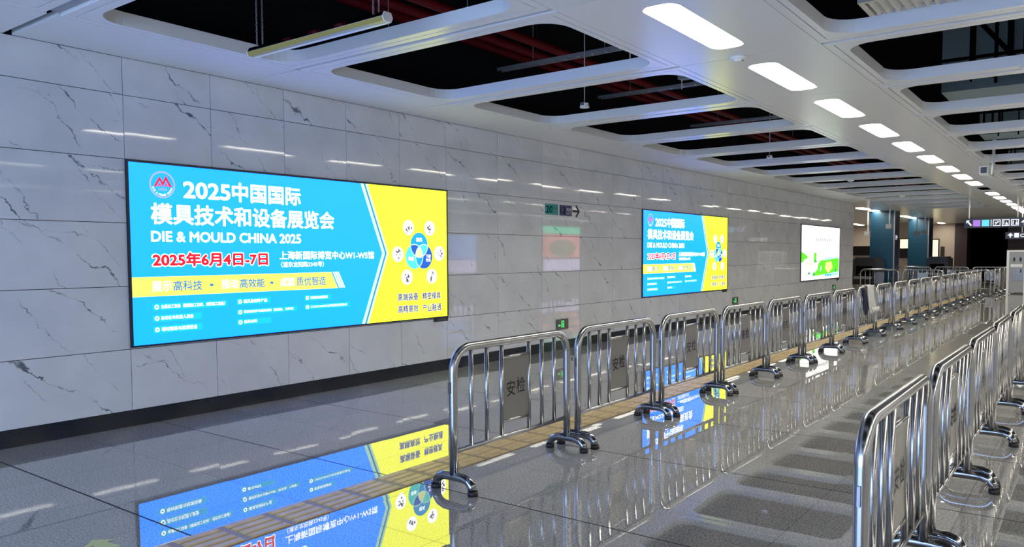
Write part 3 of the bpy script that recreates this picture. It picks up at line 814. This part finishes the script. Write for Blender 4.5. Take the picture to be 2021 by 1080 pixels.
sensor(-5.35, 8.67, 3.57, 'white cylindrical sensor on a thin rod in the third ceiling opening')
sensor(-5.27, 15.5, 3.57, 'small white sensor on a rod in a farther ceiling opening')
t = thing('disc_detector', 'flat white disc on a short stem above the third ceiling opening', 'detector', (-4.46, 8.24, 3.75))
b = MB(); b.cyl((0, 0, 0), .095, .014, M['white_plastic'], 28, .085); b.build('disc', t)
b = MB(); b.tube([(0, 0, .014), (0, 0, 2.15)], .008, M['galv'], 8); b.build('stem', t, True)
t = thing('cable_box', 'grey green box on a hanger beside the central panel in the third opening', 'cable box', (-4.3, 9.25, 3.88))
b = MB(); b.box(0, .75, -.06, .06, 0, .10, M['teal_duct']); b.build('box', t)
b = MB(); b.tube([(.03, 0, -.12), (.03, 0, 2.0)], .007, M['galv'], 8); b.build('rod', t, True)
# cctv on curved conduit
t = thing('security_camera', 'white security camera on a hooked conduit under the right ceiling frames', 'camera', (-1.75, 17.0, 3.20))
b = MB(); pth = [(0, 1.50, 2.7), (0, 1.50, .22)] + [(0, 1.28 + .22 * math.cos(math.radians(a)), .22 + .22 * math.sin(math.radians(-a))) for a in (20, 45, 70, 90)] + [(0, .9, 0.0), (0, .35, 0.0)]
b.tube(pth, .028, M['white_plastic'], 10); b.build('conduit', t, True)
b = MB(); b.box(-.07, .07, -.10, .30, -.06, .09, M['white_plastic']); b.build('housing', t)
b = MB(); b.box(-.05, .05, -.112, -.10, -.04, .07, M['dark_plastic']); b.build('lens', t)
for (x, y_, z0, lb) in ((-7.2, 36.5, 2.85, 'far camera on a long pole before the first blue column'), (-8.06, 36.5, 2.55, 'dark far camera on a pole beside the wall end'), (-6.72, 42, 2.70, 'far camera on a pole before the second blue column'), (-7.06, 42.0, 2.64, 'dim far camera on a pole between the two blue columns')):
    t = thing('pole_camera', lb, 'camera', (x, y_, z0)); b = MB(); b.tube([(0, 0, .1), (0, 0, ZC - z0)], .03, M['white_plastic'], 8); b.build('pole', t, True)
    b = MB(); b.box(-.12, .10, -.14, .14, -.10, .10, M['grey_plastic']); b.build('housing', t)

# services above the ceiling
for x, z, r, lb in ((-5.97, 4.45, .055, 'red service pipe above the ceiling openings, lower of the inner pair'), (-6.42, 4.50, .06, 'red service pipe above the ceiling openings, outer of the inner pair'), (-5.62, 5.1, .06, 'red service pipe high above the ceiling openings, nearer the lights'), (-7.05, 4.65, .06, 'red service pipe above the ceiling openings, closest to the marble wall')):
    b = MB(); b.tube([(x, -4.8, z), (x, 37, z)], r, M['red'], 14); tag(b.build('service_pipe', None, True), lb, 'pipe', 'red pipes above the ceiling')
for i, (y_, z) in enumerate(((6.05, 3.98), (8.75, 4.25), (11.5, 4.3), (15.2, 4.3), (20.0, 4.3))):
    t = thing('cable_tray', 'thin steel cable tray crossing above the left ceiling openings, %s one' % ORD[i], 'cable tray', (-6.8, y_, z), group='cable trays above the ceiling')
    b = MB()
    for dy in (-.05, .05): b.box(0, 3.3, dy - .006, dy + .006, 0, .045, M['galv'])
    b.build('side_rail', t); b = MB()
    for q in range(16): b.box(.1 + q * .2, .125 + q * .2, -.05, .05, .005, .012, M['galv'])
    b.build('tray_rungs', t)  # the tray's cross rungs, joined in one mesh
    for x in (.58, 1.7, 2.9): b = MB(); b.tube([(x, 0, .02), (x, 0, 5.9 - z)], .006, M['galv'], 6); b.build('rod', t)
t = thing('air_diffuser', 'grey louvred air diffuser above the nearest right ceiling opening', 'air grille', (-1.88, 8.25, 4.02), 0)
b = MB()
for q in ((0, .9, -.35, -.30), (0, .9, .20, .25), (0, .05, -.30, .20), (.85, .9, -.30, .20)): b.box(q[0], q[1], q[2], q[3], 0, .05, M['white_plastic'])
b.build('frame', t)
for i in range(9):
    x = .08 + i * .085; b = MB(); b.poly([(x, -.30, .0), (x + .05, -.30, .06), (x + .05, .20, .06), (x, .20, .0)], M['white_plastic']); b.poly([(x, .20, .003), (x + .05, .20, .063), (x + .05, -.30, .063), (x, -.30, .003)], M['white_plastic']); b.build('louvre', t, recalc=False)
b = MB(); b.box(.02, .88, -.33, .23, .07, 1.2, M['duct']); b.build('duct_box', t)
# right-hand void: wall of services with steel grid
for i, y_ in enumerate((12.6, 17.5, 24.0)):
    t = thing('service_duct', 'blue grey duct face with dark steel grid over the right openings, %s one' % ORD[i], 'duct', (-1.85 - .05 * i, y_, 3.95), group='ducts over the right openings')
    b = MB(); b.box(.0, 1.0 + .3 * i, 0, .9, 0, 1.25, M['teal_duct']); b.build('duct', t)
    rr = random.Random(i); b = MB()
    for q in range(13): x = .05 + rr.uniform(0, 1.3); b.box(x, x + rr.uniform(.012, .04), -.35, -.32, -.1 + rr.uniform(0, .35), 1.9, M['black'])
    for z in (.35, .85): b.box(-.1, 2.2, -.33, -.30, z, z + .04, M['black'])
    b.tube([(.35, -.4, 1.0), (1.15, -.4, -.05)], .03, M['black'], 8)
    b.build('steel_grid', t)

# hanging direction sign
t = thing('hanging_sign', 'black hanging direction sign with arrows and pictograms on white rods', 'sign', (-3.74, 31.0, 2.55))
b = MB(); b.box(0, 2.95, 0, .14, 0, .315, M['frame']); p = b.build('sign_box', t)
for x in (.13, 1.55, 2.80): b = MB(); b.tube([(x, .07, .315), (x, .07, ZC - 2.55)], .024, M['white_plastic'], 10); b.build('rod', t, True)
def hs(name, polys, d=-.001):
    mb = MB()
    for pts, m in polys: mb.poly([(u, d, v) for u, v in pts], m)
    return mb.build(name, p, recalc=False)
sw = EM['signwhite']; R_ = lambda a, c, z0=.05, z1=.265: [(a, z0), (c, z0), (c, z1), (a, z1)]
hs('arrow_symbol', [([(.06, .26), (.17, .26), (.06, .15)], sw), ([(.08, .21), (.11, .24), (.23, .10), (.19, .065)], sw)])
hs('purple_square', [(R_(.26, .48), EM['purple'])]); hs('teal_square', [(R_(.52, .74), EM['teal'])]); hs('divider', [(R_(.785, .805, .05, .27), sw)])
for a in (.845, 1.105, 1.365):
    hs('pictogram', [(R_(a, a + .22), sw)]); hs('pictogram_field', [(R_(a + .022, a + .198, .072, .243), M['frame'])], -.0018)
hs('pictogram_figure', [([(.90, .10), (.93, .10), (1.0, .18), (1.03, .18), (1.03, .21), (.98, .21)], sw), (disc(.92, .17, .022, n=12), sw)], -.0026)
hs('pictogram_figure', [(disc(1.16, .22, .014, n=10), sw), (R_(1.147, 1.173, .10, .20), sw), ([(1.23, .20), (1.29, .09), (1.20, .09)], sw)], -.0026)
hs('pictogram_figure', [(disc(1.425, .22, .014, n=10), sw), (R_(1.41, 1.44, .09, .20), sw), (disc(1.525, .22, .014, n=10), sw), ([(1.525, .20), (1.56, .12), (1.54, .09), (1.51, .09), (1.49, .12)], sw)], -.0026)
hs('arrow_symbol', [([(1.76, .27), (1.88, .15), (1.64, .15)], sw), (R_(1.73, 1.79, .055, .17), sw)])
t = thing('exit_direction_sign', 'small dark hanging exit sign with white arrow, below the pictogram sign', 'sign', (-2.95, 36.2, 2.24))
b = MB(); b.box(0, 1.75, 0, .12, 0, .26, M['frame']); p = b.build('sign_box', t)
for x in (.55, 1.6): b = MB(); b.tube([(x, .06, .26), (x, .06, ZC - 2.24)], .02, M['white_plastic'], 8); b.build('rod', t, True)
hs('arrow_symbol', [([(.17, .23), (.27, .13), (.07, .13)], sw), (R_(.145, .195, .05, .15), sw)]); hs('pictogram', [(R_(.30, .45, .05, .22), sw)])
def text_front(parent, body, m, u0, u1, v0, v1, d, bold=0):
    V, F = text2d(body, bold); xs = [q[0] for q in V]; yy = [q[1] for q in V]; mb = MB(); k = mb.mi(m)
    mb.v = [(u0 + (x - min(xs)) / (max(xs) - min(xs)) * (u1 - u0), d, v0 + (z - min(yy)) / (max(yy) - min(yy)) * (v1 - v0)) for x, z in V]
    for f in F: mb.f.append(f); mb.m.append(k)
    return mb.build('lettering', parent, recalc=False)
text_front(p, 'C出口', sw, .49, .98, .05, .22, -.001, .03)

# ================================================================== FAR AREA
def column(x0, x1, y0, y1, label):
    t = thing('blue_column', label, 'column', (x0, y0, 0), group='petrol blue columns')
    b = MB(); b.box(.03, x1 - x0 - .004, 0, y1 - y0, 0, ZC, M['blue']); b.build('cladding', t)
    b = MB(); b.box(x1 - x0 - .003, x1 - x0, .04, y1 - y0, 0, ZC, M['navy']); b.build('side_panel', t)
    b = MB(); b.box(x1 - x0 - .03, x1 - x0 + .02, -.02, .04, 0, ZC, M['galv']); b.build('corner_trim', t)
    return t
c1 = column(-8.33, -7.29, 38, 39.1, 'petrol blue column at the wall end, the nearer of two')
c2 = column(-8.36, -7.33, 47, 48.4, 'petrol blue column farther back, right of the first one')
b = MB(); q = .001
b.poly([(q, .30, 2.40), (q, .45, 2.52), (q, .60, 2.40)], sw); b.poly([(q, .42, 2.30), (q, .48, 2.30), (q, .48, 2.42), (q, .42, 2.42)], sw); b.poly([(q, .18, 2.30), (q, .22, 2.30), (q, .22, 2.52), (q, .18, 2.52)], sw)
tag(b.build('arrow_sign', None, loc=(-7.288, 38.1, 0), recalc=False), 'small white lit arrow on the side of the nearer blue column', 'arrow sign')
t = thing('lit_doorway', 'narrow yellow lit doorway in the far beige wall', 'doorway', (-8.72, YF - .01, 0))
b = MB(); b.box(0, .06, -.03, 0, 0, 2.64, M['brown']); b.box(.40, .48, -.03, 0, 0, 2.64, M['brown']); b.box(.06, .40, -.03, 0, 2.56, 2.64, M['brown']); b.build('frame', t)
b = MB(); b.box(.06, .40, -.012, -.004, 0, 2.56, EM['window']); b.build('pane', t)
b = MB(); b.box(0, .23, -.03, 0, 0, 2.13, M['brown']); tag(b.build('notice_board', None, loc=(-8.17, YF - .01, 0)), 'tall dark board against the beige wall beside the lit doorway', 'board')
t = thing('ticket_counter', 'beige counter with dark brown band behind the wall end', 'counter', (-13.1, 50, 0))
b = MB(); b.box(0, 2.6, 0, .8, 0, 1.58, M['beige']); b.build('body', t); b = MB(); b.box(-.03, 2.63, -.03, .83, 1.58, 2.14, M['brown']); b.build('fascia', t)
t = thing('lit_window', 'small yellow lit window between the two blue columns', 'window', (-10.05, 54, 1.4))
b = MB(); b.box(0, .52, 0, .06, 0, 1.22, M['brown']); b.build('frame', t); b = MB(); b.box(.04, .48, -.006, 0, .62, 1.18, EM['window']); b.build('pane', t)
b = MB(); b.box(-10.2, -9.0, 54.07, 54.3, 0, 3.6, M['beige']); struct(b.build('wall_niche'))
def scanner(x, y_, label):
    t = thing('baggage_scanner', label, 'scanner', (x, y_, 0), group='dark baggage scanners')
    b = MB(); b.box(0, .95, 0, 1.8, .35, 1.45, M['dark_plastic']); b.box(.08, .87, .1, 1.7, 1.45, 1.52, M['dark_plastic']); b.build('cabinet', t)
    b = MB(); b.box(.15, .8, -.4, 1.95, .60, .70, M['grey_plastic']); b.build('conveyor', t)
    b = MB(); b.box(.15, .8, -.006, .0, .70, 1.15, M['black']); b.build('tunnel_opening', t)
    for xx in (.05, .82):
        for yy in (.05, 1.67): b = MB(); b.box(xx, xx + .08, yy, yy + .08, 0, .35, M['grey_plastic']); b.build('leg', t)
scanner(-8.55, 36.0, 'dark baggage scanner in front of the nearer blue column')
scanner(-7.0, 44.5, 'dark baggage scanner in front of the farther blue column')
def gate(x, y_, label):
    t = thing('security_gate', label, 'security gate', (x, y_, 0), group='white framed security gates')
    b = MB(); f = M['white_plastic']
    b.box(0, .085, 0, .36, 0, 1.80, f); b.box(.605, .69, 0, .36, 0, 1.80, f); b.box(.085, .605, 0, .36, 1.73, 1.80, f); b.build('frame', t)
    b = MB(); b.box(.085, .605, .02, .34, .06, 1.73, M['grey_plastic']); pn = b.build('panel', t)
    for u in (.26, .48):
        b = MB(); b.poly([(u + .042 * math.cos(i * .314), .0185, 1.42 + .095 * math.sin(i * .314)) for i in range(20)], M['dark_plastic']); b.build('oval_opening', pn, recalc=False)
    b = MB(); b.box(.14, .55, .008, .02, 1.10, 1.23, M['white_plastic']); b.build('label_strip', t)
    b = MB(); b.box(.18, .60, .008, .02, .55, 1.06, M['plate']); b.build('lower_panel', t)
    b = MB(); b.poly([(.50 + .03 * math.cos(i * .314), .0075, .95 + .08 * math.sin(i * .314)) for i in range(20)], M['dark_plastic']); b.build('oval_opening', t, recalc=False)
gate(-3.02, 38.0, 'white framed security gate with oval openings, the left one of two')
gate(-2.30, 38.25, 'white framed security gate, the right one cut by the picture edge')
